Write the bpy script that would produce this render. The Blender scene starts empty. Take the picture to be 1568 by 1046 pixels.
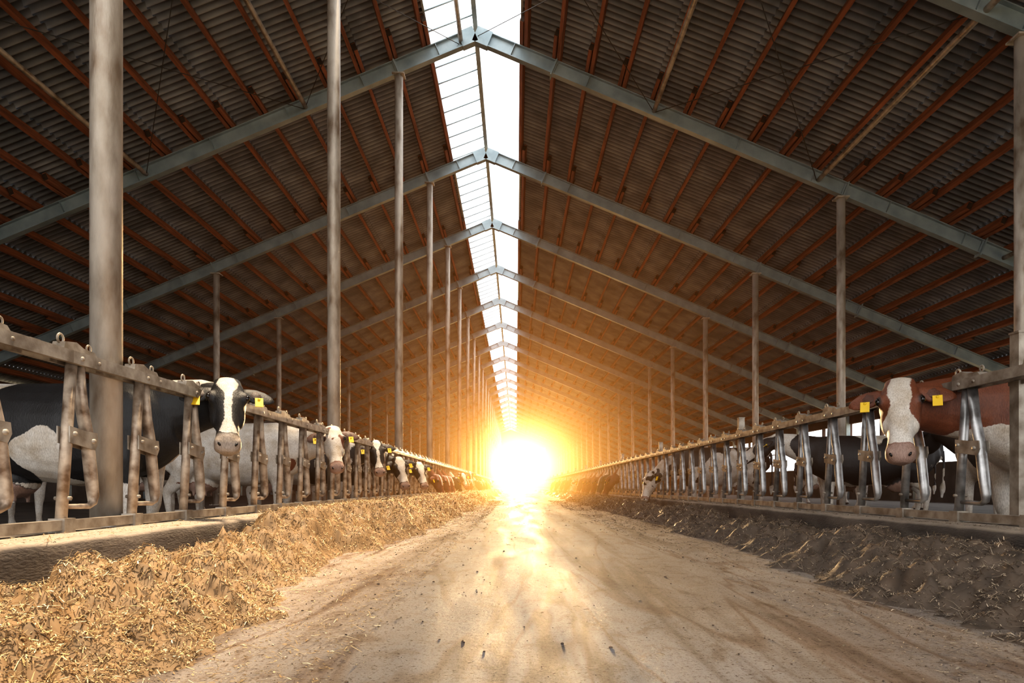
import bpy, math, random
import numpy as np
from mathutils import Vector, Matrix, noise
random.seed(7); np.random.seed(7)
scn=bpy.context.scene
COL=scn.collection

# ------------------------------------------------------------ helpers
class MB:
    def __init__(s): s.v=[];s.f=[];s.m=[];s.c=[];s.sm=[];s.w=[]
    def add(s,vs,fs,mat=0,col=None,smooth=True):
        b=len(s.v); s.v+= [tuple(v) for v in vs]
        s.f+=[tuple(b+i for i in f) for f in fs]
        s.m+=[mat]*len(fs); s.sm+=[smooth]*len(fs)
        s.c+=[col or (1,1,1)]*len(vs)
    def beam(s,p0,p1,w,h,up=(0,0,1),mat=0,col=None):
        p0=Vector(p0);p1=Vector(p1);t=(p1-p0).normalized();up=Vector(up)
        sd=t.cross(up).normalized(); u=sd.cross(t).normalized()
        vs=[]
        for p in(p0,p1):
            for a,b in((-1,-1),(1,-1),(1,1),(-1,1)): vs.append(p+sd*(a*w/2)+u*(b*h/2))
        s.add(vs,[(0,1,2,3),(7,6,5,4),(0,4,5,1),(1,5,6,2),(2,6,7,3),(3,7,4,0)],mat,col,False)
    def loft(s,pts,ws,hs,up=(0,0,1),n=12,mat=0,col=None,p=2.0):
        pts=[Vector(q) for q in pts]; N=len(pts); up=Vector(up); vs=[];fs=[]
        for i,q in enumerate(pts):
            t=(pts[min(i+1,N-1)]-pts[max(i-1,0)]).normalized()
            sd=t.cross(up)
            if sd.length<1e-4: sd=t.cross(Vector((0,1,0.01)))
            sd.normalize(); u=sd.cross(t).normalized()
            for k in range(n):
                a=2*math.pi*k/n; ca,sa=math.cos(a),math.sin(a)
                ca=math.copysign(abs(ca)**(2/p),ca); sa=math.copysign(abs(sa)**(2/p),sa)
                vs.append(q+sd*(ca*ws[i])+u*(sa*hs[i]))
        for i in range(N-1):
            for k in range(n):
                k2=(k+1)%n
                fs.append((i*n+k,i*n+k2,(i+1)*n+k2,(i+1)*n+k))
        fs.append(tuple(range(n))[::-1]); fs.append(tuple((N-1)*n+k for k in range(n)))
        s.add(vs,fs,mat,col)
    def tube(s,pts,r,n=10,up=(0,0,1),mat=0,col=None):
        rs=[r]*len(pts) if not hasattr(r,'__len__') else r
        s.loft(pts,rs,rs,up,n,mat,col)
    def ell(s,c,r,M=None,n=12,m=8,mat=0,col=None):
        c=Vector(c); vs=[];fs=[]
        for i in range(m+1):
            th=math.pi*i/m
            for k in range(n):
                a=2*math.pi*k/n
                q=Vector((r[0]*math.sin(th)*math.cos(a),r[1]*math.sin(th)*math.sin(a),r[2]*math.cos(th)))
                if M: q=M@q
                vs.append(c+q)
        for i in range(m):
            for k in range(n):
                fs.append((i*n+k,(i+1)*n+k,(i+1)*n+(k+1)%n,i*n+(k+1)%n))
        s.add(vs,fs,mat,col)
    def ring(s,c,R,r,ax,n=12,k=6,mat=0):
        c=Vector(c);ax=Vector(ax).normalized();a=ax.orthogonal().normalized();b=ax.cross(a)
        vs=[];fs=[]
        for i in range(n):
            t=2*math.pi*i/n; d=a*math.cos(t)+b*math.sin(t)
            for j in range(k):
                q=2*math.pi*j/k; vs.append(c+d*(R+r*math.cos(q))+ax*(r*math.sin(q)))
        for i in range(n):
            for j in range(k):
                fs.append((i*k+j,((i+1)%n)*k+j,((i+1)%n)*k+(j+1)%k,i*k+(j+1)%k))
        s.add(vs,fs,mat)
    def mesh(s,name,mats,color=False):
        me=bpy.data.meshes.new(name); me.from_pydata(s.v,[],s.f)
        for m in mats: me.materials.append(m)
        me.polygons.foreach_set('material_index',s.m)
        me.polygons.foreach_set('use_smooth',s.sm)
        if color:
            a=me.color_attributes.new('coat','FLOAT_COLOR','POINT')
            arr=np.ones((len(s.v),4),dtype=np.float32); arr[:,:3]=np.array(s.c,dtype=np.float32)
            a.data.foreach_set('color',arr.ravel())
        if s.w:
            ww=s.w+[-1.0]*(len(s.v)-len(s.w))
            a=me.attributes.new('white','FLOAT','POINT'); a.data.foreach_set('value',ww)
        me.update(); return me
    def obj(s,name,mats,color=False):
        return place(name,s.mesh(name,mats,color))
def place(name,me,loc=(0,0,0),rz=0,sc=1):
    o=bpy.data.objects.new(name,me); COL.objects.link(o)
    o.location=loc; o.rotation_euler=(0,0,rz); o.scale=(sc,sc,sc) if not hasattr(sc,'__len__') else sc
    return o

def mat(name,c1,c2=None,scale=3.0,rough=.7,metal=0,bump=0,bscale=None,stretch=(1,1,1),detail=6,c3=None,lo=.35,hi=.65,r2=None,dust=None,bd=.02,rib=None):
    m=bpy.data.materials.new(name); m.use_nodes=True; nt=m.node_tree; N=nt.nodes; L=nt.links
    b=N['Principled BSDF']; b.inputs['Roughness'].default_value=rough; b.inputs['Metallic'].default_value=metal
    b.inputs['Base Color'].default_value=(*c1,1)
    tc=N.new('ShaderNodeTexCoord'); mp=N.new('ShaderNodeMapping'); mp.inputs['Scale'].default_value=stretch
    L.new(tc.outputs['Object'],mp.inputs['Vector'])
    if c2:
        nz=N.new('ShaderNodeTexNoise'); nz.inputs['Scale'].default_value=scale; nz.inputs['Detail'].default_value=detail
        L.new(mp.outputs[0],nz.inputs['Vector'])
        cr=N.new('ShaderNodeValToRGB'); e=cr.color_ramp.elements
        e[0].position=lo;e[0].color=(*c1,1);e[1].position=hi;e[1].color=(*c2,1)
        if c3: x=e.new((lo+hi)/2); x.color=(*c3,1)
        L.new(nz.outputs['Fac'],cr.inputs[0]); out=cr.outputs[0]
        if rib:   # rib shading painted into the colour, following the corrugation (pitch = rib metres along Y)
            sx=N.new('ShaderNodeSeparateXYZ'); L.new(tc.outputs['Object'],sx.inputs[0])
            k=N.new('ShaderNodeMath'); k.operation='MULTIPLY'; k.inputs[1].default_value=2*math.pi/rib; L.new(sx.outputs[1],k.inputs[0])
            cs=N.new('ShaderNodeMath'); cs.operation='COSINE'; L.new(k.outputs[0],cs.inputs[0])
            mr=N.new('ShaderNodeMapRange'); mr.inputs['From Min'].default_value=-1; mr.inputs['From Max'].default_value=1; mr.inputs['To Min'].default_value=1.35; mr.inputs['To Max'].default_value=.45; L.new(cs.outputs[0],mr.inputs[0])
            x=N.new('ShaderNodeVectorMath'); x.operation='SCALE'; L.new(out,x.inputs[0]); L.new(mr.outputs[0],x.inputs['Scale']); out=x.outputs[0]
        if dust:   # dust settled on up-facing surfaces
            ge=N.new('ShaderNodeNewGeometry'); sx=N.new('ShaderNodeSeparateXYZ'); L.new(ge.outputs['Normal'],sx.inputs[0])
            ad=N.new('ShaderNodeMath'); ad.operation='MULTIPLY_ADD'; L.new(nz.outputs['Fac'],ad.inputs[0]); ad.inputs[1].default_value=1.0
            L.new(sx.outputs[2],ad.inputs[2])
            mr=N.new('ShaderNodeMapRange'); mr.inputs['From Min'].default_value=1.0; mr.inputs['From Max'].default_value=1.45; L.new(ad.outputs[0],mr.inputs[0])
            x=N.new('ShaderNodeMix'); x.data_type='RGBA'; L.new(mr.outputs[0],x.inputs[0]); L.new(out,x.inputs[6]); x.inputs[7].default_value=(*dust,1); out=x.outputs[2]
        L.new(out,b.inputs['Base Color'])
        if r2 is not None:
            mr=N.new('ShaderNodeMapRange'); mr.inputs['From Min'].default_value=lo; mr.inputs['From Max'].default_value=hi
            mr.inputs['To Min'].default_value=rough; mr.inputs['To Max'].default_value=r2
            L.new(nz.outputs['Fac'],mr.inputs[0]); L.new(mr.outputs[0],b.inputs['Roughness'])
    if bump:
        n2=N.new('ShaderNodeTexNoise'); n2.inputs['Scale'].default_value=bscale or scale*5; n2.inputs['Detail'].default_value=8
        L.new(mp.outputs[0],n2.inputs['Vector'])
        bp=N.new('ShaderNodeBump'); bp.inputs['Strength'].default_value=bump; bp.inputs['Distance'].default_value=bd
        L.new(n2.outputs['Fac'],bp.inputs['Height']); L.new(bp.outputs[0],b.inputs['Normal'])
    return m

M_steel=mat('galvanised_steel',(.24,.23,.22),(.56,.55,.54),9,.30,.8,.2,90,c3=(.40,.39,.38),r2=.5,detail=10,bd=.003)
M_steelw=mat('weathered_steel',(.20,.135,.09),(.58,.48,.38),11,.34,.5,.3,90,c3=(.40,.315,.24),r2=.65,detail=12,lo=.34,hi=.64,bd=.004)
M_rail =mat('dusty_rail_steel',(.20,.16,.12),(.42,.37,.31),9,.5,.4,.3,90,dust=(.44,.38,.31),detail=12,lo=.34,hi=.64,bd=.004)
M_col  =mat('column_steel',(.22,.165,.12),(.54,.49,.43),6,.36,.4,.4,60,stretch=(1,1,.35),c3=(.40,.35,.295),lo=.32,hi=.62,detail=14,r2=.6,bd=.006)
M_raft =mat('rafter_paint',(.21,.27,.295),(.33,.395,.42),2,.45,.15,.1,30)
M_wood =mat('purlin_wood',(.18,.065,.034),(.35,.125,.06),3,.75,0,.4,25,stretch=(4,.4,4))
M_wend =mat('purlin_end',(.03,.02,.015),(.06,.035,.02),8,.9)
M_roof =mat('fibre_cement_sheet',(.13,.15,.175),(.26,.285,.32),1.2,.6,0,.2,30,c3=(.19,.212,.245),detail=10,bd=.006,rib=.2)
M_curb =mat('curb_concrete',(.06,.048,.040),(.16,.13,.105),3,.85,0,.5,45,stretch=(1,.6,2),c3=(.10,.08,.065),dust=(.38,.31,.24),detail=10)
M_wall =mat('wall_concrete',(.07,.06,.055),(.12,.10,.09),1,.9,0,.3,10)
M_brick=mat('wall_curtain',(.05,.03,.025),(.09,.05,.04),1,.9,0,.3,10)
M_yard =mat('stall_floor',(.06,.05,.04),(.12,.10,.08),1.5,.8,0,.5,10)
M_grass=mat('outside_ground',(.25,.2,.13),(.3,.26,.16),.3,.9)
M_dark =mat('lock_rubber',(.03,.03,.03),(.06,.055,.05),8,.7)

# ------------------------------------------------------------ road
m=bpy.data.materials.new('road_concrete'); m.use_nodes=True; nt=m.node_tree;N=nt.nodes;L=nt.links;b=N['Principled BSDF']
tc=N.new('ShaderNodeTexCoord')
def nz(scale,stretch,detail=8,rough=.6,dist=0,off=(0,0,0)):
    mp=N.new('ShaderNodeMapping'); mp.inputs['Scale'].default_value=stretch; mp.inputs['Location'].default_value=off; L.new(tc.outputs['Object'],mp.inputs[0])
    n=N.new('ShaderNodeTexNoise'); n.inputs['Scale'].default_value=scale; n.inputs['Detail'].default_value=detail
    n.inputs['Roughness'].default_value=rough; n.inputs['Distortion'].default_value=dist; L.new(mp.outputs[0],n.inputs[0]); return n
def ramp(src,els):
    r=N.new('ShaderNodeValToRGB'); e=r.color_ramp.elements
    while len(e)>1: e.remove(e[0])
    e[0].position=els[0][0]; e[0].color=(*els[0][1],1)
    for p,c in els[1:]:
        x=e.new(p); x.color=(*c,1)
    L.new(src,r.inputs[0]); return r
def mix(f,a,bb,mode='MIX'):
    x=N.new('ShaderNodeMix'); x.data_type='RGBA'; x.blend_type=mode
    if isinstance(f,float): x.inputs[0].default_value=f
    else: L.new(f,x.inputs[0])
    L.new(a,x.inputs[6]); L.new(bb,x.inputs[7]); return x.outputs[2]
base=ramp(nz(1.1,(1,.30,1),10,.65).outputs[0],[(.3,(.26,.205,.168)),(.5,(.36,.30,.252)),(.7,(.47,.41,.355))])
worn_sheen=ramp(nz(1.6,(1,.10,1),8,.6,.3,(5,2,0)).outputs[0],[(.3,(.24,.23,.235)),(.5,(.33,.32,.325)),(.7,(.44,.43,.435))])  # wheel-worn centre band, its cool grey sheen painted into the colour
sx=N.new('ShaderNodeSeparateXYZ'); L.new(tc.outputs['Object'],sx.inputs[0])
nw=nz(1.2,(1,.35,1),6,.6,.2,(9,4,0))
w1=N.new('ShaderNodeMath'); w1.operation='MULTIPLY_ADD'; L.new(nw.outputs[0],w1.inputs[0]); w1.inputs[1].default_value=1.3; w1.inputs[2].default_value=-.75
w2=N.new('ShaderNodeMath'); w2.operation='ADD'; L.new(sx.outputs[0],w2.inputs[0]); L.new(w1.outputs[0],w2.inputs[1])
w3=N.new('ShaderNodeMath'); w3.operation='ABSOLUTE'; L.new(w2.outputs[0],w3.inputs[0])
w4=N.new('ShaderNodeMapRange'); w4.inputs['From Min'].default_value=.85; w4.inputs['From Max'].default_value=.25; L.new(w3.outputs[0],w4.inputs[0])
c=mix(w4.outputs[0],base.outputs[0],worn_sheen.outputs[0])
streak=ramp(nz(3.0,(1,.05,1),6,.6,.5).outputs[0],[(.40,(.66,.61,.56)),(.50,(1,1,1)),(.62,(1.0,.98,.95))])
track=ramp(nz(1.3,(1,.10,1),3,.5,1.6,(3,1,0)).outputs[0],[(.46,(1,1,1)),(.485,(.62,.50,.42)),(.50,(.75,.64,.55)),(.52,(1,1,1))])
spots=ramp(nz(46,(1,1,1),5,.75).outputs[0],[(.37,(.36,.27,.2)),(.44,(1,1,1))])
specks=ramp(nz(110,(1,1,1),3,.7).outputs[0],[(.36,(.45,.36,.28)),(.44,(1,1,1)),(.62,(1,1,1)),(.68,(1.25,1.2,1.1))])
patch=ramp(nz(5.5,(1,.6,1),10,.75,.5).outputs[0],[(.36,(.62,.52,.43)),(.47,(.95,.93,.9)),(.55,(1,1,1))])
c=mix(1.0,c,streak.outputs[0],'MULTIPLY'); c=mix(1.0,c,spots.outputs[0],'MULTIPLY'); c=mix(.9,c,patch.outputs[0],'MULTIPLY')
c=mix(.8,c,track.outputs[0],'MULTIPLY'); c=mix(.8,c,specks.outputs[0],'MULTIPLY')
L.new(c,b.inputs['Base Color'])
rr=ramp(nz(1.8,(1,.12,1),6,.6,.4).outputs[0],[(.38,(.70,)*3),(.62,(.9,)*3)]); rs=ramp(nz(3,(1,.12,1),6,.6,.4).outputs[0],[(.38,(.62,)*3),(.62,(.82,)*3)])
L.new(mix(w4.outputs[0],rr.outputs[0],rs.outputs[0]),b.inputs['Roughness'])
b.inputs['Specular IOR Level'].default_value=.16
bp=N.new('ShaderNodeBump'); bp.inputs['Strength'].default_value=.7; bp.inputs['Distance'].default_value=.014
L.new(nz(24,(1,.8,1),10,.75).outputs[0],bp.inputs['Height']); L.new(bp.outputs[0],b.inputs['Normal'])
M_road=m

Y0,Y1=-7.2,130.8
def plane(name,x0,x1,y0,y1,z,mt):
    q=MB(); q.add([(x0,y0,z),(x1,y0,z),(x1,y1,z),(x0,y1,z)],[(0,1,2,3)],0,None,False); return q.obj(name,[mt])
plane('floor',-2.6,3.4,Y0,Y1+30,0.0,M_road)
q=MB()
for x0,x1 in((-19,-2.6),(3.4,17)):
    q.add([(x0,Y0,0),(x1,Y0,0),(x1,Y1,0),(x0,Y1,0)],[(0,1,2,3)],0,None,False)
q.obj('floor_stalls',[M_yard])
plane('outside_ground',-500,500,-120,700,-.04,M_grass)

# ------------------------------------------------------------ curbs
def curb(name,prof):
    ys=[];y=Y0
    while y<Y1: ys.append(y); y+= .05 if y<12 else .4
    ys.append(Y1); q=MB(); P=len(prof); vs=[];fs=[]
    for y in ys:
        for i,(x,z) in enumerate(prof):
            n=noise.noise(Vector((x*3,y*.9,z*5)))*.008+noise.noise(Vector((x*3,y*7,z*20)))*.004
            vs.append((x+n,y,max(z+n*.6,0) if z>0 else 0))
    for j in range(len(ys)-1):
        for i in range(P-1): fs.append((j*P+i,(j+1)*P+i,(j+1)*P+i+1,j*P+i+1))
    q.add(vs,fs); o=q.obj(name,[M_curb]); return o
curb('concrete_curb',[(-3.05,0),(-3.05,.34),(-2.8,.345),(-2.5,.345),(-2.34,.344),(-2.315,.338),(-2.30,.318),(-2.297,.28),(-2.295,.2),(-2.285,.1),(-2.28,0)])
curb('concrete_curb',[(3.08,0),(3.085,.1),(3.095,.2),(3.097,.28),(3.10,.318),(3.115,.338),(3.14,.344),(3.3,.345),(3.5,.345),(3.78,.34),(3.78,0)])

# ------------------------------------------------------------ frames
XR=-1.0; ZR=11.72; S=.42
frames=[-1.2+6*i-6 for i in range(0,23)]+[Y1]
FX=18.0
q=MB()
for sg in(-1,1):
    a=Vector((XR,0,ZR)); e=Vector((XR+sg*FX,0,ZR-S*FX)); d=(e-a).normalized(); nrm=Vector((sg*S,0,1)).normalized()
    q.beam(a,e,.012,.30,nrm)
    q.beam(a+nrm*.16,e+nrm*.16,.17,.02,nrm); q.beam(a-nrm*.16,e-nrm*.16,.17,.02,nrm)
    for t in(2.1,9.85,13.5):
        c=a+d*t; q.beam(c-d*.015,c+d*.015,.24,.46,nrm)
        q.beam(c-d*.05,c+d*.05,.10,.30,nrm)
    for t in range(1,18,2):
        c=a+d*t; q.beam(c-d*.006,c+d*.006,.16,.30,nrm)
    q.beam(a,a+d*.40,.19,.38,nrm)
    q.beam(e+Vector((-sg*.1,0,.1)),(e.x-sg*.1,0,0),.2,.2,(0,1,0))
fm=q.mesh('rafter_frame',[M_raft])
for y in frames: place('rafter_frame',fm,(0,y,0))

def colmesh(z0,z1,r=.102):
    q=MB(); q.tube([(0,0,z0),(0,0,(z0+z1)/2),(0,0,z1-.02)],r,24,(0,1,0))
    q.beam((0,0,z0),(0,0,z0+.02),.34,.34,(0,1,0)); q.beam((0,0,z1-.03),(0,0,z1),.3,.3,(0,1,0))
    for a in range(4):
        an=a*math.pi/2+math.pi/4; q.tube([(.15*math.cos(an),.15*math.sin(an),z0),(.15*math.cos(an),.15*math.sin(an),z0+.05)],.014,8,(0,1,0))
    return q.mesh('steel_column',[M_col])
def zr(x): return ZR-S*abs(x-XR)-.20
ci=colmesh(.345,zr(-2.86)); cl=colmesh(0,zr(-10.0)-.02); cr_=colmesh(0,zr(8.0)-.02)
for y in frames:
    place('steel_column',ci,(-2.88,y,0)); place('steel_column',cl,(-10.0,y,0)); place('steel_column',cr_,(8.0,y,0))

# ------------------------------------------------------------ purlins
q=MB()
for sg in(-1,1):
    nrm=Vector((sg*S,0,1)).normalized(); k=0; a=1.22
    while a<17.9:
        for i in range(len(frames)-1):
            off=.055*(1 if i%2 else -1)
            x=XR+sg*(a+off); z=ZR-S*(a+off)+.30
            y0=frames[i]-.9; y1=frames[i+1]+.35
            y0=max(y0,Y0); y1=min(y1,Y1)
            q.beam((x,y0,z),(x,y1,z),.085,.19,nrm,0)
            q.beam((x,y0-.012,z-.01),(x,y0+.001,z-.01),.10,.15,nrm,1)
            q.beam((x+.06*sg,frames[i]-.05,z-.05),(x+.06*sg,frames[i]+.05,z-.05),.02,.2,nrm,1)
        a+=.80; k+=1
q.obj('roof_purlins',[M_wood,M_wend])

# ------------------------------------------------------------ roof sheets (true corrugation)
def roof(name,sg):
    wl=.2; ns=6; ys=np.arange(Y0-.6,Y1+.6,wl/ns); amp=.042
    w=np.cos(2*np.pi*np.arange(len(ys))/ns)*amp
    V=[];F=[];b=0; a=1.16; n=len(ys)
    while a<18.2:
        a2=min(a+1.72,18.4)
        for (aa,dz) in((a,0.0),(a2,.05)):
            arr=np.zeros((n,3)); arr[:,0]=XR+sg*aa; arr[:,1]=ys; arr[:,2]=ZR-S*aa+.455+dz+w; V.append(arr)
        i=np.arange(n-1); f=np.stack([b+i,b+i+1,b+n+i+1,b+n+i],1); F.append(f); b+=2*n; a+=1.6
    V=np.concatenate(V);F=np.concatenate(F)
    me=bpy.data.meshes.new(name); me.vertices.add(len(V)); me.vertices.foreach_set('co',V.ravel())
    me.loops.add(F.size); me.loops.foreach_set('vertex_index',F.ravel().astype(np.int32))
    me.polygons.add(len(F)); me.polygons.foreach_set('loop_start',np.arange(0,F.size,4,dtype=np.int32))
    me.polygons.foreach_set('use_smooth',np.ones(len(F),dtype=bool))
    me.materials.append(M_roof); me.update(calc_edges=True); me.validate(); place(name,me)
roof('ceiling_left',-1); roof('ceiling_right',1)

# ------------------------------------------------------------ ridge
q=MB()
q.beam((XR,Y0,ZR+.32),(XR,Y1,ZR+.32),.11,.16)
y=Y0
while y<Y1:
    q.tube([(XR,y,ZR+.36),(XR-1.25,y,ZR-.12)],.022,6,(0,1,0)); y+=.72
for sg in(-1,1):
    q.beam((XR+sg*1.14,Y0,ZR-.05),(XR+sg*1.14,Y1,ZR-.05),.05,.12)
q.obj('ridge_skylight_frame',[M_raft])
q=MB()
for x,dz in((-9.09,-.02),(-5.17,0),(3.4,0),(7.44,0),(-1.35,0),(-14,0),(12,0)):
    z=ZR-S*abs(x-XR)-.02
    q.tube([(x,4.8,z),(x,16.8,z)],.055,10)
q.obj('roof_strut_tubes',[M_col])
q=MB()
for (xa,xb) in((-9.1,-5.2),(-5.2,-1.4),(3.4,-1.0),(7.4,3.4)):
    for p in((xa,xb),(xb,xa)):
        q.tube([(p[0],10.8,ZR-S*abs(p[0]-XR)-.05),(p[1],16.8,ZR-S*abs(p[1]-XR)-.05)],.009,5)
q.obj('bracing_cable',[M_dark])

# ------------------------------------------------------------ walls
q=MB()
q.beam((17.05,Y0,.8),(17.05,Y1,.8),.2,1.6); q.beam((17.05,Y0,4.15),(17.05,Y1,4.15),.2,.7,mat=1)
y=Y0
while y<Y1:
    q.beam((17.05,y,1.55),(17.05,y,3.85),.14,.14,(0,1,0),1); y+=3
q.beam((17.05,Y0,2.7),(17.05,Y1,2.7),.06,.06,mat=1)
q.obj('wall_right',[M_wall,M_brick])
q=MB()
q.beam((-19.05,Y0,.8),(-19.05,Y1,.8),.2,1.6); q.beam((-19.05,Y0,3.05),(-19.05,Y1,3.05),.16,2.9,mat=1)
q.obj('wall_left',[M_wall,M_brick])
q=MB(); yf=Y1+.3
def poly(pts,m=0):
    n=len(pts); vs=[(x,yf,z) for x,z in pts]+[(x,yf+.2,z) for x,z in pts]
    fs=[tuple(range(n)),tuple(range(2*n-1,n-1,-1))]+[(i,n+i,n+(i+1)%n,(i+1)%n) for i in range(n)]
    q.add(vs,fs,m,None,False)
DX0,DX1,DZ=-4.6,5.6,8.0
poly([(-19,0),(DX0,0),(DX0,DZ),(-1,DZ),(-1,12.1),(-19,4.6)]); poly([(DX1,0),(17,0),(17,4.6),(-1,12.1),(-1,DZ),(DX1,DZ)])
q.obj('wall_far',[M_wall])
q=MB()
q.beam((DX0-.1,yf-.06,0),(DX0-.1,yf-.06,DZ+.1),.2,.1,(0,1,0)); q.beam((DX1+.1,yf-.06,0),(DX1+.1,yf-.06,DZ+.1),.2,.1,(0,1,0)); q.beam((DX0-.2,yf-.06,DZ+.1),(DX1+.2,yf-.06,DZ+.1),.1,.2)
q.obj('door_1',[M_raft])

# ------------------------------------------------------------ headlock fence module
def fence(post,msteel):
    q=MB(); Ln=6.0; P=.75; zb=.40; zt=1.40
    q.beam((0,0,zb-.01),(0,Ln,zb-.01),.07,.06)
    q.beam((.05,0,zt),(.05,Ln,zt),.03,.075); q.beam((-.05,0,zt),(-.05,Ln,zt),.03,.075)
    for i in range(8):
        s=i*P+.05
        q.tube([(0,s-.07,zb),(0,s-.02,zb+.5),(0,s+.03,zt)],.033,14,(0,1,0),1)
        pts=[(.0,s+.085,zt+.01),(.0,s+.125,zt-.28),(.0,s+.175,.95),(0,s+.22,.68),(0,s+.242,.56),(0,s+.235,.515),(0,s+.195,.495),(0,s-.05,.50)]
        q.loft(pts,[.026,.028,.030,.030,.028,.024,.018,.015],[.038,.041,.042,.042,.038,.028,.018,.015],(1,0,0),14,1)
        for sx in(-.040,.034):
            vs=[(sx,s-.05,.885),(sx,s+.20,.85),(sx,s+.23,.90),(sx,s+.22,.96),(sx,s+.1,.965),(sx,s-.05,.985)]
            vs2=[(sx+.008,b_,c_) for a_,b_,c_ in vs]
            q.add(vs+vs2,[tuple(range(6)),tuple(range(11,5,-1))]+[(k,6+k,6+(k+1)%6,(k+1)%6) for k in range(6)],0,None,False)
        q.tube([(-.055,s+.175,.905),(.055,s+.175,.905)],.016,8)
        q.tube([(-.055,s-.01,.94),(.055,s-.01,.94)],.014,8)
        q.tube([(-.05,s-.05,.55),(.05,s-.05,.55)],.012,8)
        prof=[(s-.10,zt+.035),(s-.085,zt+.085),(s+.02,zt+.10),(s+.09,zt+.075),(s+.20,zt+.07),(s+.235,zt+.035)]
        n=len(prof); vs=[(-.038,a,z) for a,z in prof]+[(.038,a,z) for a,z in prof]
        q.add(vs,[tuple(range(n)),tuple(range(2*n-1,n-1,-1))]+[(k,n+k,n+(k+1)%n,(k+1)%n) for k in range(n)],0,None,False)
        q.ring((0,s-.075,zt+.105),.028,.007,(1,0,0)); q.ring((0,s+.195,zt+.095),.022,.006,(1,0,0))
        q.tube([(-.072,s+.03,zt),(.072,s+.03,zt)],.015,8); q.tube([(-.072,s+.2,zt),(.072,s+.2,zt)],.012,8)
        q.beam((0,s+.34,zt+.035),(0,s+.42,zt+.035),.12,.012)
        q.beam((0,s-.06,zb-.055),(0,s-.06,zb+.03),.1,.1,(0,1,0))
    if post:
        q.beam((-.12,.47,.345),(-.12,.47,1.70),.09,.09,(0,1,0)); q.beam((-.12,.47,1.70),(-.12,.47,1.715),.10,.10,(0,1,0))
        q.beam((-.10,.39,zt),(-.10,.55,zt),.02,.12)
    return q.mesh('headlock_fence',[M_rail,msteel])
fl=fence(False,M_steelw); fr=fence(True,M_steel)
y=4.15-.05-12
while y<Y1-6.5:
    place('headlock_fence',fl,(-2.72,y,0)); y+=6.0
y=5.30-6
while y<Y1-.5:
    place('headlock_fence',fr,(3.45,y,0),math.pi); y+=6.0

# ------------------------------------------------------------ feed piles
def fb(x,y,s,o=4):
    v=0;a=1;t=0
    for k in range(o): v+=a*noise.noise(Vector((x*s,y*s,7.3*k+s))); t+=a; a*=.55; s*=2.1
    return v/t
def ss(a,b,x):
    t=min(1,max(0,(x-a)/(b-a))); return t*t*(3-2*t)
def clump(x,y,s):
    return 1-abs(noise.noise(Vector((x*s,y*s,s)))*2)
def hL(x,y):
    xin=-2.27; xo=-1.18+.34*noise.noise(Vector((0,y*.6,3)))+.16*noise.noise(Vector((0,y*2.3,5)))-(.22*ss(3.2,4.5,y))+.2*ss(6,9,y)
    u=(x-xin)/(xo-xin)
    H=.12+.12*ss(2.0,2.6,y)*(1-ss(3.0,3.8,y))*.5+.22*ss(5.0,6.3,y)*(1-.5*ss(8,11,y))+.10*noise.noise(Vector((1.7,y*.9,9)))
    pr=max(0,1-max(0,u))**.85*(1+.8*math.sin(min(1,max(u,0))*3.14))
    env=min(1,max(0,(1.15-u)*1.8))
    h=H*pr+(.17*fb(x,y,1.9)+.17*fb(x,y,4.6,3)+.11*(clump(x,y,4.2)-.5)+.045*clump(x,y,10))*env
    if u<.15: h-=.05*(1-u/.15)
    f=1-ss(.75,1.15,u+.12*noise.noise(Vector((x*6,y*6,3))))
    return min(h,.42)*f-.02*(1-f)
def hR(x,y):
    xin=3.07; xo=2.08+.3*noise.noise(Vector((4,y*.5,13)))+.15*noise.noise(Vector((4,y*2,1)))+(.15*ss(6,9,y))-(.25*(1-ss(3.5,5,y)))
    u=(xin-x)/(xin-xo)
    H=.14+.10*noise.noise(Vector((5.7,y*.7,2)))
    pr=max(0,1-max(0,u))**.8*(1+.8*math.sin(min(1,max(u,0))*3.14))
    env=min(1,max(0,(1.15-u)*1.8))
    h=H*pr+(.13*fb(x,y,2.3)+.14*fb(x,y,5,3)+.08*(clump(x,y,5)-.5)+.04*clump(x,y,11))*env
    f=1-ss(.75,1.15,u+.12*noise.noise(Vector((x*6,y*6,3))))
    return min(h,.32)*f-.02*(1-f)
def strawmat(name):
    m=bpy.data.materials.new(name); m.use_nodes=True; N=m.node_tree.nodes; L=m.node_tree.links; b=N['Principled BSDF']; b.inputs['Roughness'].default_value=.7
    at=N.new('ShaderNodeAttribute'); at.attribute_name='coat'; L.new(at.outputs['Color'],b.inputs['Base Color'])
    return m
M_straw=strawmat('straw')
R=random.random
def strand(q,x,y,z,sc,pal,flat=False,kmin=.45):
    if R()<.05: Ls=(.05+.08*R())*sc; w=(.0009+.0008*R())*sc
    else: Ls=(.005+.032*R()**2.4)*sc; w=(.0010+.0022*R()**1.5)*sc
    an=R()*6.283; el=(R()-.35)*1.3 if not flat else .05
    d=Vector((math.cos(an)*math.cos(el),math.sin(an)*math.cos(el),math.sin(el)))
    s_=Vector((-math.sin(an),math.cos(an),(R()-.5)*1.2)).normalized()*w
    bend=Vector((0,0,(R()-.4)*Ls*.35)); p=Vector((x,y,z))
    a_=p-d*Ls*.5; c_=p+d*Ls*.5; m_=p+bend
    c=pal[int(R()*len(pal))]; k=kmin+.8*R(); c=tuple(min(1,e*k) for e in c)
    q.add([a_-s_,a_+s_,m_-s_,m_+s_,c_-s_*.5,c_+s_*.5],[(0,1,3,2),(2,3,5,4)],0,c,False)
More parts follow.
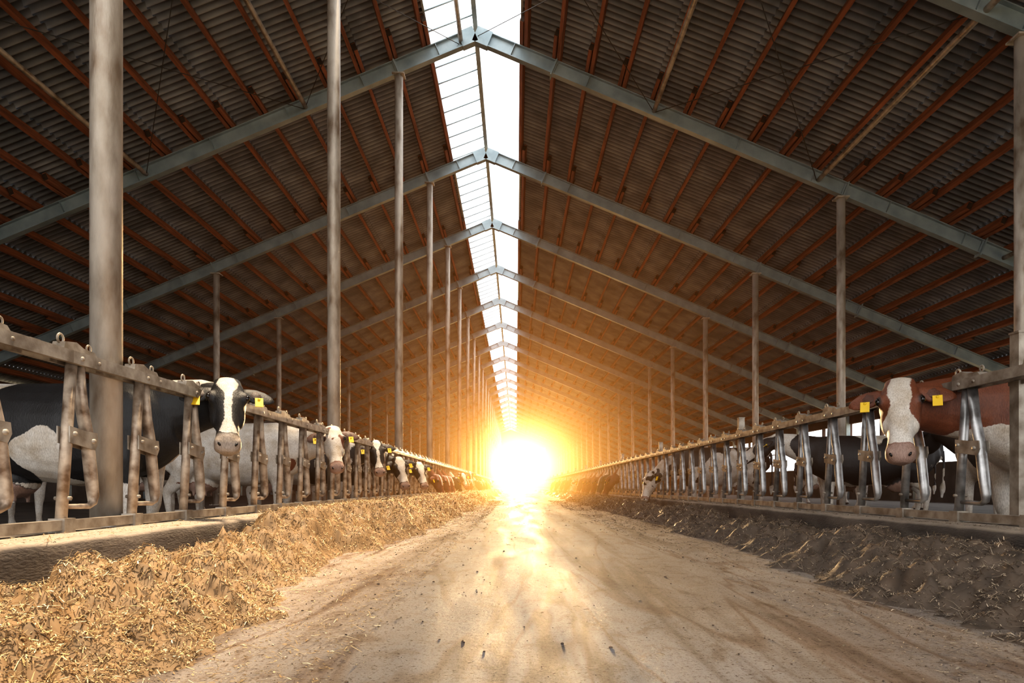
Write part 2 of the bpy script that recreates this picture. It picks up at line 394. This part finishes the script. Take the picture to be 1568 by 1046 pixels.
def pile(name,hf,x0,x1,pal,nst,basecol,cx):
    q=MB(); ys=[];y=1.2
    while y<118: ys.append(y); y+=max(.018,.0075*y)
    nx=60; vs=[];fs=[];cs=[]
    for y in ys:
        for i in range(nx):
            x=x0+(x1-x0)*i/(nx-1); z=hf(x,y)
            if y<14 and z>0: z+=.014*noise.noise(Vector((x*30,y*30,0)))
            vs.append((x,y,z)); n=.75+.6*noise.noise(Vector((x*14,y*14,2)))
            cs.append(tuple(k*n for k in basecol))
    for j in range(len(ys)-1):
        for i in range(nx-1): fs.append((j*nx+i,j*nx+i+1,(j+1)*nx+i+1,(j+1)*nx+i))
    q.add(vs,fs,0); q.c=cs
    cnt=0
    while cnt<nst:
        y=1.5*math.exp(R()*math.log(30/1.5)); x=x0+(x1-x0)*R(); z=hf(x,y); spill=False
        if z<=.002:
            if R()>.12: cnt+=.12; continue
            spill=True
        cnt+=1; sc=max(1,y/6)
        strand(q,x,y,.004 if spill else z+.002+.012*R(),sc,pal,spill)
    for i in range(2500):   # crumbs of feed on the curb top
        y=1.8*math.exp(R()*math.log(20/1.8)); x=cx[0]+(cx[1]-cx[0])*R()**1.6
        strand(q,x,y,.352,max(1,y/6),pal,True)
    return q.obj(name,[M_straw],True)
palL=[(.62,.42,.19),(.72,.53,.27),(.46,.28,.12),(.84,.70,.45),(.22,.13,.06),(.34,.22,.10),(.52,.34,.15)]
palR=[(.36,.265,.18),(.46,.355,.24),(.24,.17,.115),(.60,.48,.34),(.12,.085,.06)]
pile('straw_feed_pile',hL,-2.27,-.60,palL,100000,(.29,.175,.078),(-2.32,-2.66))
pile('straw_feed_pile',hR,3.07,1.40,palR,70000,(.16,.113,.078),(3.12,3.38))
q=MB()
palD=[(.10,.065,.04),(.16,.10,.06),(.40,.30,.18),(.07,.045,.03),(.5,.4,.27)]
for i in range(9000):
    y=1.6*math.exp(R()*math.log(25/1.6)); x=-1.7+4.4*R()
    if R()>.12+.88*abs((x-.5)/2.2)**1.6: continue
    if R()<.6: strand(q,x,y,.003,max(1,y/6),palD,True)
    else:
        r_=.0015+.004*R()**3; c=palD[int(R()*4)]
        q.ell((x,y,r_*.5),(r_*(1+R()),r_*(1+R()),r_),n=6,m=4,col=c)
q.obj('loose_feed_scatter',[M_straw],True)

# ------------------------------------------------------------ cows
WHITE=(.72,.66,.59); BLACK=(.018,.016,.016); BROWN=(.20,.062,.025); PINK=(.38,.25,.20); GREY=(.22,.18,.16)
def coatmat():
    m=bpy.data.materials.new('cow_coat'); m.use_nodes=True; N=m.node_tree.nodes; L=m.node_tree.links; b=N['Principled BSDF']
    b.inputs['Roughness'].default_value=.55
    at=N.new('ShaderNodeAttribute'); at.attribute_name='coat'
    wa=N.new('ShaderNodeAttribute'); wa.attribute_name='white'
    tc=N.new('ShaderNodeTexCoord')
    ne=N.new('ShaderNodeTexNoise'); ne.inputs['Scale'].default_value=45; ne.inputs['Detail'].default_value=5; L.new(tc.outputs['Object'],ne.inputs[0])
    ma=N.new('ShaderNodeMath'); ma.operation='MULTIPLY_ADD'; L.new(ne.outputs[0],ma.inputs[0]); ma.inputs[1].default_value=.03; L.new(wa.outputs['Fac'],ma.inputs[2])
    mr=N.new('ShaderNodeMapRange'); mr.interpolation_type='SMOOTHSTEP'; mr.inputs['From Min'].default_value=.010; mr.inputs['From Max'].default_value=.020; L.new(ma.outputs[0],mr.inputs[0])
    x0=N.new('ShaderNodeMix'); x0.data_type='RGBA'; L.new(mr.outputs[0],x0.inputs[0]); L.new(at.outputs['Color'],x0.inputs[6]); x0.inputs[7].default_value=(*WHITE,1)
    n=N.new('ShaderNodeTexNoise'); n.inputs['Scale'].default_value=7; n.inputs['Detail'].default_value=8
    L.new(tc.outputs['Object'],n.inputs[0]); r=N.new('ShaderNodeValToRGB'); r.color_ramp.elements[0].position=.3; r.color_ramp.elements[0].color=(.68,.60,.50,1); r.color_ramp.elements[1].position=.6
    L.new(n.outputs[0],r.inputs[0]); x=N.new('ShaderNodeMix'); x.data_type='RGBA'; x.blend_type='MULTIPLY'; x.inputs[0].default_value=1
    L.new(x0.outputs[2],x.inputs[6]); L.new(r.outputs[0],x.inputs[7])
    mp=N.new('ShaderNodeMapping'); mp.inputs['Scale'].default_value=(1,1,.3); L.new(tc.outputs['Object'],mp.inputs[0])
    n3=N.new('ShaderNodeTexNoise'); n3.inputs['Scale'].default_value=160; n3.inputs['Detail'].default_value=4; L.new(mp.outputs[0],n3.inputs[0])
    r3=N.new('ShaderNodeValToRGB'); r3.color_ramp.elements[0].position=.35; r3.color_ramp.elements[0].color=(.72,.70,.68,1); r3.color_ramp.elements[1].position=.6; L.new(n3.outputs[0],r3.inputs[0])
    y=N.new('ShaderNodeMix'); y.data_type='RGBA'; y.blend_type='MULTIPLY'; y.inputs[0].default_value=1; L.new(x.outputs[2],y.inputs[6]); L.new(r3.outputs[0],y.inputs[7])
    L.new(y.outputs[2],b.inputs['Base Color'])
    n2=N.new('ShaderNodeTexNoise'); n2.inputs['Scale'].default_value=120; n2.inputs['Detail'].default_value=5; L.new(mp.outputs[0],n2.inputs[0])
    bp=N.new('ShaderNodeBump'); bp.inputs['Strength'].default_value=.6; bp.inputs['Distance'].default_value=.006; L.new(n2.outputs[0],bp.inputs['Height']); L.new(bp.outputs[0],b.inputs['Normal'])
    return m
M_coat=coatmat()
M_eye=mat('cow_eye',(.012,.008,.006),rough=.12)
M_tag=mat('ear_tag_plastic',(.85,.55,.02),(.8,.5,.02),4,.45)

def lerp(a,b,t): return tuple(a[i]*(1-t)+b[i]*t for i in range(3))
def cow(pose,sgn,dark,seed,thr,face,voxel=.022,tag=True,muz=PINK,ear=None):
    q=MB()
    sec=[(-1.17,1.17,.08,.10),(-1.13,1.16,.17,.20),(-1.02,1.14,.235,.28),(-.85,1.12,.275,.315),(-.6,1.07,.31,.355),(-.3,1.02,.355,.405),(0,1.0,.37,.425),(.28,1.02,.345,.41),(.5,1.06,.285,.38),(.68,1.09,.225,.32),(.82,1.10,.15,.22)]
    q.loft([(a,0,b) for a,b,c,d in sec],[c for a,b,c,d in sec],[d for a,b,c,d in sec],n=24,p=2.25)
    for s in(-1,1):
        q.ell((-.72,s*.24,1.36),(.10,.06,.06)); q.ell((-1.1,s*.12,1.30),(.07,.05,.07))
        q.ell((.48,s*.2,1.05),(.17,.09,.30)); q.ell((-.82,s*.2,1.0),(.24,.11,.28))
        q.loft([(.48,s*.19,1.0),(.46,s*.2,.78),(.5,s*.185,.60),(.50,s*.18,.42),(.49,s*.18,.36),(.49,s*.18,.18),(.50,s*.18,.12),(.53,s*.18,.05),(.54,s*.18,.0)],
               [.09,.095,.062,.052,.045,.034,.042,.05,.055],[.15,.13,.08,.062,.05,.04,.05,.065,.075],(1,0,0),12)
        q.loft([(-.82,s*.2,1.05),(-.72,s*.22,.84),(-.80,s*.2,.66),(-.96,s*.19,.50),(-.95,s*.19,.42),(-.92,s*.19,.2),(-.90,s*.19,.12),(-.86,s*.19,.05),(-.85,s*.19,0)],
               [.11,.12,.085,.05,.045,.038,.044,.05,.055],[.22,.19,.12,.07,.058,.042,.05,.065,.075],(1,0,0),12)
    q.ell((-.58,0,.64),(.24,.17,.17))
    for s in(-1,1):
        for t in(-.66,-.5): q.tube([(t,s*.08,.55),(t,s*.08,.44)],[.022,.018],8,(1,0,0))
    q.loft([(-1.12,0,1.36),(-1.22,0,1.28),(-1.25,0,1.0),(-1.24,0,.7),(-1.23,0,.55),(-1.22,0,.38)],[.04,.032,.024,.02,.05,.02],[.05,.032,.024,.02,.05,.02],(1,0,0),8)
    if pose=='look':
        P=Vector((1.31,sgn*.24,1.385)); d=Vector((.22,sgn*.52,-.82)).normalized(); fn=Vector((.36,sgn*.78,.55))
        nk=[(.45,0,1.12),(.72,0,1.19),(1.02,sgn*.01,1.25)]
    elif pose=='lookR':
        P=Vector((1.46,sgn*.10,1.32)); d=Vector((.24,sgn*.44,-.86)).normalized(); fn=Vector((.46,sgn*.76,.5))
        nk=[(.45,0,1.12),(.72,0,1.16),(1.12,0,1.17)]
    elif pose=='look2':
        P=Vector((1.20,sgn*.10,1.33)); d=Vector((.22,sgn*.45,-.84)).normalized(); fn=Vector((.32,sgn*.85,.5))
        nk=[(.45,0,1.1),(.72,0,1.14),(.95,0,1.18)]
    elif pose=='low':
        P=Vector((1.36,sgn*.10,1.10)); d=Vector((.30,sgn*.40,-.86)).normalized(); fn=Vector((.4,sgn*.8,.45))
        nk=[(.45,0,1.1),(.72,0,1.10),(1.0,0,1.05)]
    elif pose=='feed':
        P=Vector((1.42,sgn*.05,.86)); d=Vector((.28,sgn*.25,-.92)).normalized(); fn=Vector((.8,sgn*.35,.4))
        nk=[(.45,0,1.1),(.72,0,1.08),(1.05,0,.98)]
    else:
        P=Vector((1.45,0,1.38)); d=Vector((.8,0,-.6)); fn=Vector((.5,0,.8))
        nk=[(.45,0,1.1),(.72,0,1.16),(1.05,0,1.27)]
    fn=(fn-d*fn.dot(d)).normalized(); lat=d.cross(fn).normalized()
    e1=P-fn*.14+d*.08; e2=P-fn*.06+d*.10
    if pose=='stand' : e1=P-fn*.02-d*.02-Vector((.08,0,.03))
    nk2=[Vector(a) for a in nk]+[e1,e2]
    ws=[.22,.175,.135,.105,.08]; hs=[.33,.27,.21,.145,.10]
    q.loft(nk2,ws,hs,n=18)
    hsx=[(-.06,.05,.05,-.06),(-.03,.09,.085,-.05),(.03,.115,.112,-.05),(.10,.127,.13,-.06),(.17,.130,.142,-.07),(.25,.110,.136,-.07),(.33,.086,.112,-.056),(.42,.074,.09,-.044),(.48,.080,.084,-.042),(.53,.092,.080,-.04),(.575,.090,.066,-.04),(.60,.070,.048,-.042),(.615,.045,.03,-.045)]
    k=1.06; MM=Matrix((lat,d,fn)).transposed()
    q.loft([P+d*(t*k)+fn*(o*k) for t,w,h,o in hsx],[w*k for t,w,h,o in hsx],[h*k for t,w,h,o in hsx],fn,24,p=2.5)
    for s in(-1,1):
        q.ell(P+d*.155+lat*(s*.115)+fn*.018,(.040,.055,.040),MM)
        q.ell(P+d*.27+lat*(s*.085)-fn*.06,(.045,.13,.075),MM)
        q.ell(P+d*.585+lat*(s*.060)+fn*.0,(.037,.040,.032),MM)
        q.ell(P-d*.025+lat*(s*.05)-fn*.03,(.055,.045,.055),MM)
    q.ell(P+d*.565-fn*.115,(.062,.065,.035),MM)
    me=q.mesh('tmp',[]); o=place('tmp',me)
    md=o.modifiers.new('r','REMESH'); md.mode='VOXEL'; md.voxel_size=voxel; md.use_smooth_shade=True
    ms=o.modifiers.new('s','SMOOTH'); ms.factor=.5; ms.iterations=3
    dg=bpy.context.evaluated_depsgraph_get(); ev=o.evaluated_get(dg); m2=ev.to_mesh()
    V=[v.co.copy() for v in m2.vertices]; F=[tuple(p.vertices) for p in m2.polygons]; ev.to_mesh_clear()
    bpy.data.objects.remove(o); bpy.data.meshes.remove(me)
    r=MB(); cols=[]; wh=[]
    eyes=[P+d*.165+lat*(s*.145)+fn*.030 for s in(-1,1)]
    for p in V:
        h=p-P; t=h.dot(d); l=h.dot(lat); n=h.dot(fn)
        if -.14<t<.72 and abs(l)<.2 and abs(n+.05)<.19 and p.x>.98:
            w_=face(t,l,n+.05,noise.noise(p*9+Vector((seed,0,0))))
            c=dark
            mz=ss(.51,.55,t+.014*noise.noise(p*30))
            if mz>0: c=lerp(c,muz,mz); w_=w_-mz*.3
            if t>.50 and abs(n+.088)<.010: c=(.05,.03,.025); w_=-.3
            de=min((p-e).length for e in eyes)
            if de<.05: w_-=(.05-de)*6; c=lerp((.03,.02,.018),c,ss(.028,.05,de))
        else:
            nv=noise.noise(p*1.15+Vector((seed*3.1,seed,0)))+.22*noise.noise(p*4+Vector((seed,2,0)))
            w_=(thr-nv)*.6; c=dark
            w_=max(w_,(.62+.08*noise.noise(p*3)-p.z))
            if p.z<.06: c=(.05,.04,.03); w_=-1
            if (Vector((p.x+.58,p.y*1.2,p.z-.60))).length<.2 : c=PINK; w_=-1
        cols.append(c); wh.append(w_)
    r.add(V,F,0); r.c=cols; r.w=wh
    earc=ear or dark
    for s in(-1,1):
        b0=P+d*.03+lat*(s*.092)-fn*.06
        dr=(lat*s+d*(.26+.06*s)-fn*.10).normalized()
        r.loft([b0,b0+dr*.05,b0+dr*.11,b0+dr*.18,b0+dr*.235,b0+dr*.265],[.02,.026,.018,.014,.01,.004],[.035,.055,.075,.068,.042,.01],d,12,0,earc)
        r.loft([b0+dr*.06+fn*.014,b0+dr*.12+fn*.012,b0+dr*.20+fn*.006],[.008,.009,.004],[.025,.048,.02],d,10,0,lerp(earc,(.10,.06,.05),.6))
        if tag:
            c0=b0+dr*.145+fn*.026+d*.035
            r.beam(c0-d*.008,c0+d*.082,.062,.006,fn,2); r.tube([c0+d*.008-fn*.05,c0+d*.008+fn*.010],.011,8,d,2)
        r.ell(P+d*.165+lat*(s*.140)+fn*.030,(.020,.028,.024),MM,mat=1,col=BLACK)
        A=math.radians(32*s); MR=MM@Matrix.Rotation(A,3,'Z')
        r.ell(P+d*.612+lat*(s*.060)+fn*.014,(.009,.020,.014),MR,mat=1,col=BLACK,n=8,m=6)
    return r.mesh('cow',[M_coat,M_eye,M_tag],True)

def f_star(t,l,n,nn):
    w=.024+.055*max(0,1-abs(t-.04)/.13)+.02*nn
    if t>.40: w+=(t-.40)*.5
    return min(w-abs(l),n+.02)
def f_blaze(t,l,n,nn):
    w=.05+.035*max(0,1-abs(t-.1)/.2)+.03*nn
    if t>.36: w+=.04
    return min(w-abs(l),n+.02)
def f_wide(t,l,n,nn):
    w=.068+.02*nn+.09*ss(.25,.42,t)
    return min(w-abs(l),n+.06)
def f_white(t,l,n,nn): return (.33-nn)*.2
def f_dark(t,l,n,nn):
    return min(.03-abs(l),n,.3-t)
def f_spot(t,l,n,nn):
    return max((.0-nn)*.2,(t-.3))

cA=cow('look',-1,BLACK,4.0,-.10,f_star,.013,muz=(.38,.32,.27))
cB=cow('look2',-1,BROWN,9.0,.42,f_white,.018,ear=(.12,.05,.03))
cC=cow('look2',-1,BLACK,2.0,.0,f_star,.02)
cD=cow('low',-1,BLACK,3.0,.0,f_blaze,.02)
cR=cow('lookR',1,BROWN,5.0,-.02,f_wide,.013)
cS=cow('feed',1,BLACK,6.0,.05,f_spot,.022)
cFb=cow('feed',-1,BROWN,7.0,-.1,f_dark,.03)
cFk=cow('feed',1,BLACK,8.0,-.1,f_dark,.03)
cT1=cow('stand',1,BLACK,11.0,.0,f_blaze,.03)
cT2=cow('stand',1,BLACK,12.0,-.15,f_wide,.03)
cT3=cow('stand',1,BROWN,13.0,-.05,f_wide,.03)
K=1.08
def cowL(me,y,x=-3.93,rz=0): place('cow',me,(x,y,0),rz,K)
def cowR(me,y,x=4.66,rz=0): place('cow',me,(x,y,0),math.pi+rz,K)
cowL(cA,6.10,-3.88); cowL(cB,9.92); cowL(cC,12.92); cowL(cD,14.42)
for me,y in((cD,17.4),(cFb,21.15),(cFb,23.42),(cFb,24.92),(cFk,27.9),(cD,31.7),(cFb,33.2),(cFb,36.2),(cC,39.2),(cFk,43),(cFb,46.7),(cFb,50.4),(cFk,54.2),(cFb,60.2),(cD,66)):
    cowL(me,y)
cowR(cR,5.52,4.62); cowR(cS,16.0)
for me,y in((cFb,22.8),(cFk,25.0),(cFb,26.5),(cFb,28.75),(cFb,30.25),(cFk,33.2),(cS,37),(cFb,41.5),(cFk,46),(cFb,52),(cFb,58)):
    cowR(me,y)
for me,x,y,rz in((cT1,-6.6,8.6,1.5),(cT2,-5.8,12.7,1.7),(cT1,-7.5,15,.3),(cT1,-6,19,2.0),(cT3,-6.5,27,1.2),(cT1,-8,34,2.6),
                 (cT1,6.4,8.8,1.6),(cT2,6.2,12.3,2.9),(cT1,7.0,14.8,1.4),(cT3,6.0,19.5,1.9),(cT2,6.6,24,.4),(cT1,9.9,18.5,2.2),(cT3,10.7,12.4,1.2),(cT1,6,34,1.3),(cT1,11,24,.2),(cT1,6.2,29,1.7)):
    place('cow',me,(x,y,0),rz,K)

# ------------------------------------------------------------ sun glare, imitated by an added emission volume in the barn air
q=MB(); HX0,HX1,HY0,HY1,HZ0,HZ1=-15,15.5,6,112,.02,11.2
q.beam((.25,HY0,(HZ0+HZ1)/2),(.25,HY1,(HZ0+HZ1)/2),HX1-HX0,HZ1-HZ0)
m=bpy.data.materials.new('sun_glow'); m.use_nodes=True; N=m.node_tree.nodes; L=m.node_tree.links
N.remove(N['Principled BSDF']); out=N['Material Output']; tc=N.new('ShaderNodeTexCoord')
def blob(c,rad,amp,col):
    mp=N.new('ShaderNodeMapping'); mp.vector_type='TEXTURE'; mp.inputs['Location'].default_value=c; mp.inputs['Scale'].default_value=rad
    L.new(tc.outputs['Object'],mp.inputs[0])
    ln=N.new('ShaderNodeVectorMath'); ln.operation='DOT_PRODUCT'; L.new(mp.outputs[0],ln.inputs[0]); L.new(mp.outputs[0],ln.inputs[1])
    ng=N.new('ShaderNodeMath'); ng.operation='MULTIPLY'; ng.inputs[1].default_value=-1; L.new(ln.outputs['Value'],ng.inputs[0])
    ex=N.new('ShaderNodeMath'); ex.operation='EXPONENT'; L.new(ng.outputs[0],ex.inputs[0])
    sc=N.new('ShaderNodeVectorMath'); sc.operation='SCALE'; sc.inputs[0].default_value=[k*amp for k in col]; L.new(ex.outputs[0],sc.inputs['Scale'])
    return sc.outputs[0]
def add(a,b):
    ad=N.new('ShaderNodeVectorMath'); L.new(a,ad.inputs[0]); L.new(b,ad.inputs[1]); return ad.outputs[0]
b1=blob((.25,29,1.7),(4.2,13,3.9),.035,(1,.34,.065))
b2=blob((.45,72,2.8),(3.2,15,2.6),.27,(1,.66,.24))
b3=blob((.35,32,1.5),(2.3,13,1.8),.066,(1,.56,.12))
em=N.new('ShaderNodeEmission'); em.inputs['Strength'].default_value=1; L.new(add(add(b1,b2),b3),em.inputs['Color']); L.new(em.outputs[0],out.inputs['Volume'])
q.obj('sun_glow_volume',[m])

# ------------------------------------------------------------ lights
w=bpy.data.worlds.new('sky'); scn.world=w; w.use_nodes=True
w.node_tree.nodes['Background'].inputs[0].default_value=(.96,.98,1,1); w.node_tree.nodes['Background'].inputs[1].default_value=3.3
def sun(name,direction,col,st,ang):
    l=bpy.data.lights.new(name,'SUN'); l.color=col; l.energy=st; l.angle=math.radians(ang)
    o=bpy.data.objects.new(name,l); COL.objects.link(o); o.rotation_euler=Vector(direction).to_track_quat('-Z','Y').to_euler(); o.location=(0,150,30)
sun('low_sun',(-.006,-1,-.054),(1,.66,.32),6.0,1.5)
sun('ridge_fill_sun',(-.10,-.22,-1),(1,.79,.54),10,7)  # added second sun, warms the left feed and floor through the ridge gap

cam=bpy.data.cameras.new('camera'); co=bpy.data.objects.new('camera',cam); COL.objects.link(co)
co.location=(0,0,.62); co.rotation_euler=(math.pi/2,0,0); cam.lens=24; cam.sensor_width=36
cam.shift_x=-.0038; cam.shift_y=.1416; cam.clip_end=2000
scn.camera=co
scn.view_settings.view_transform='Standard'
scn.view_settings.look='Medium High Contrast'
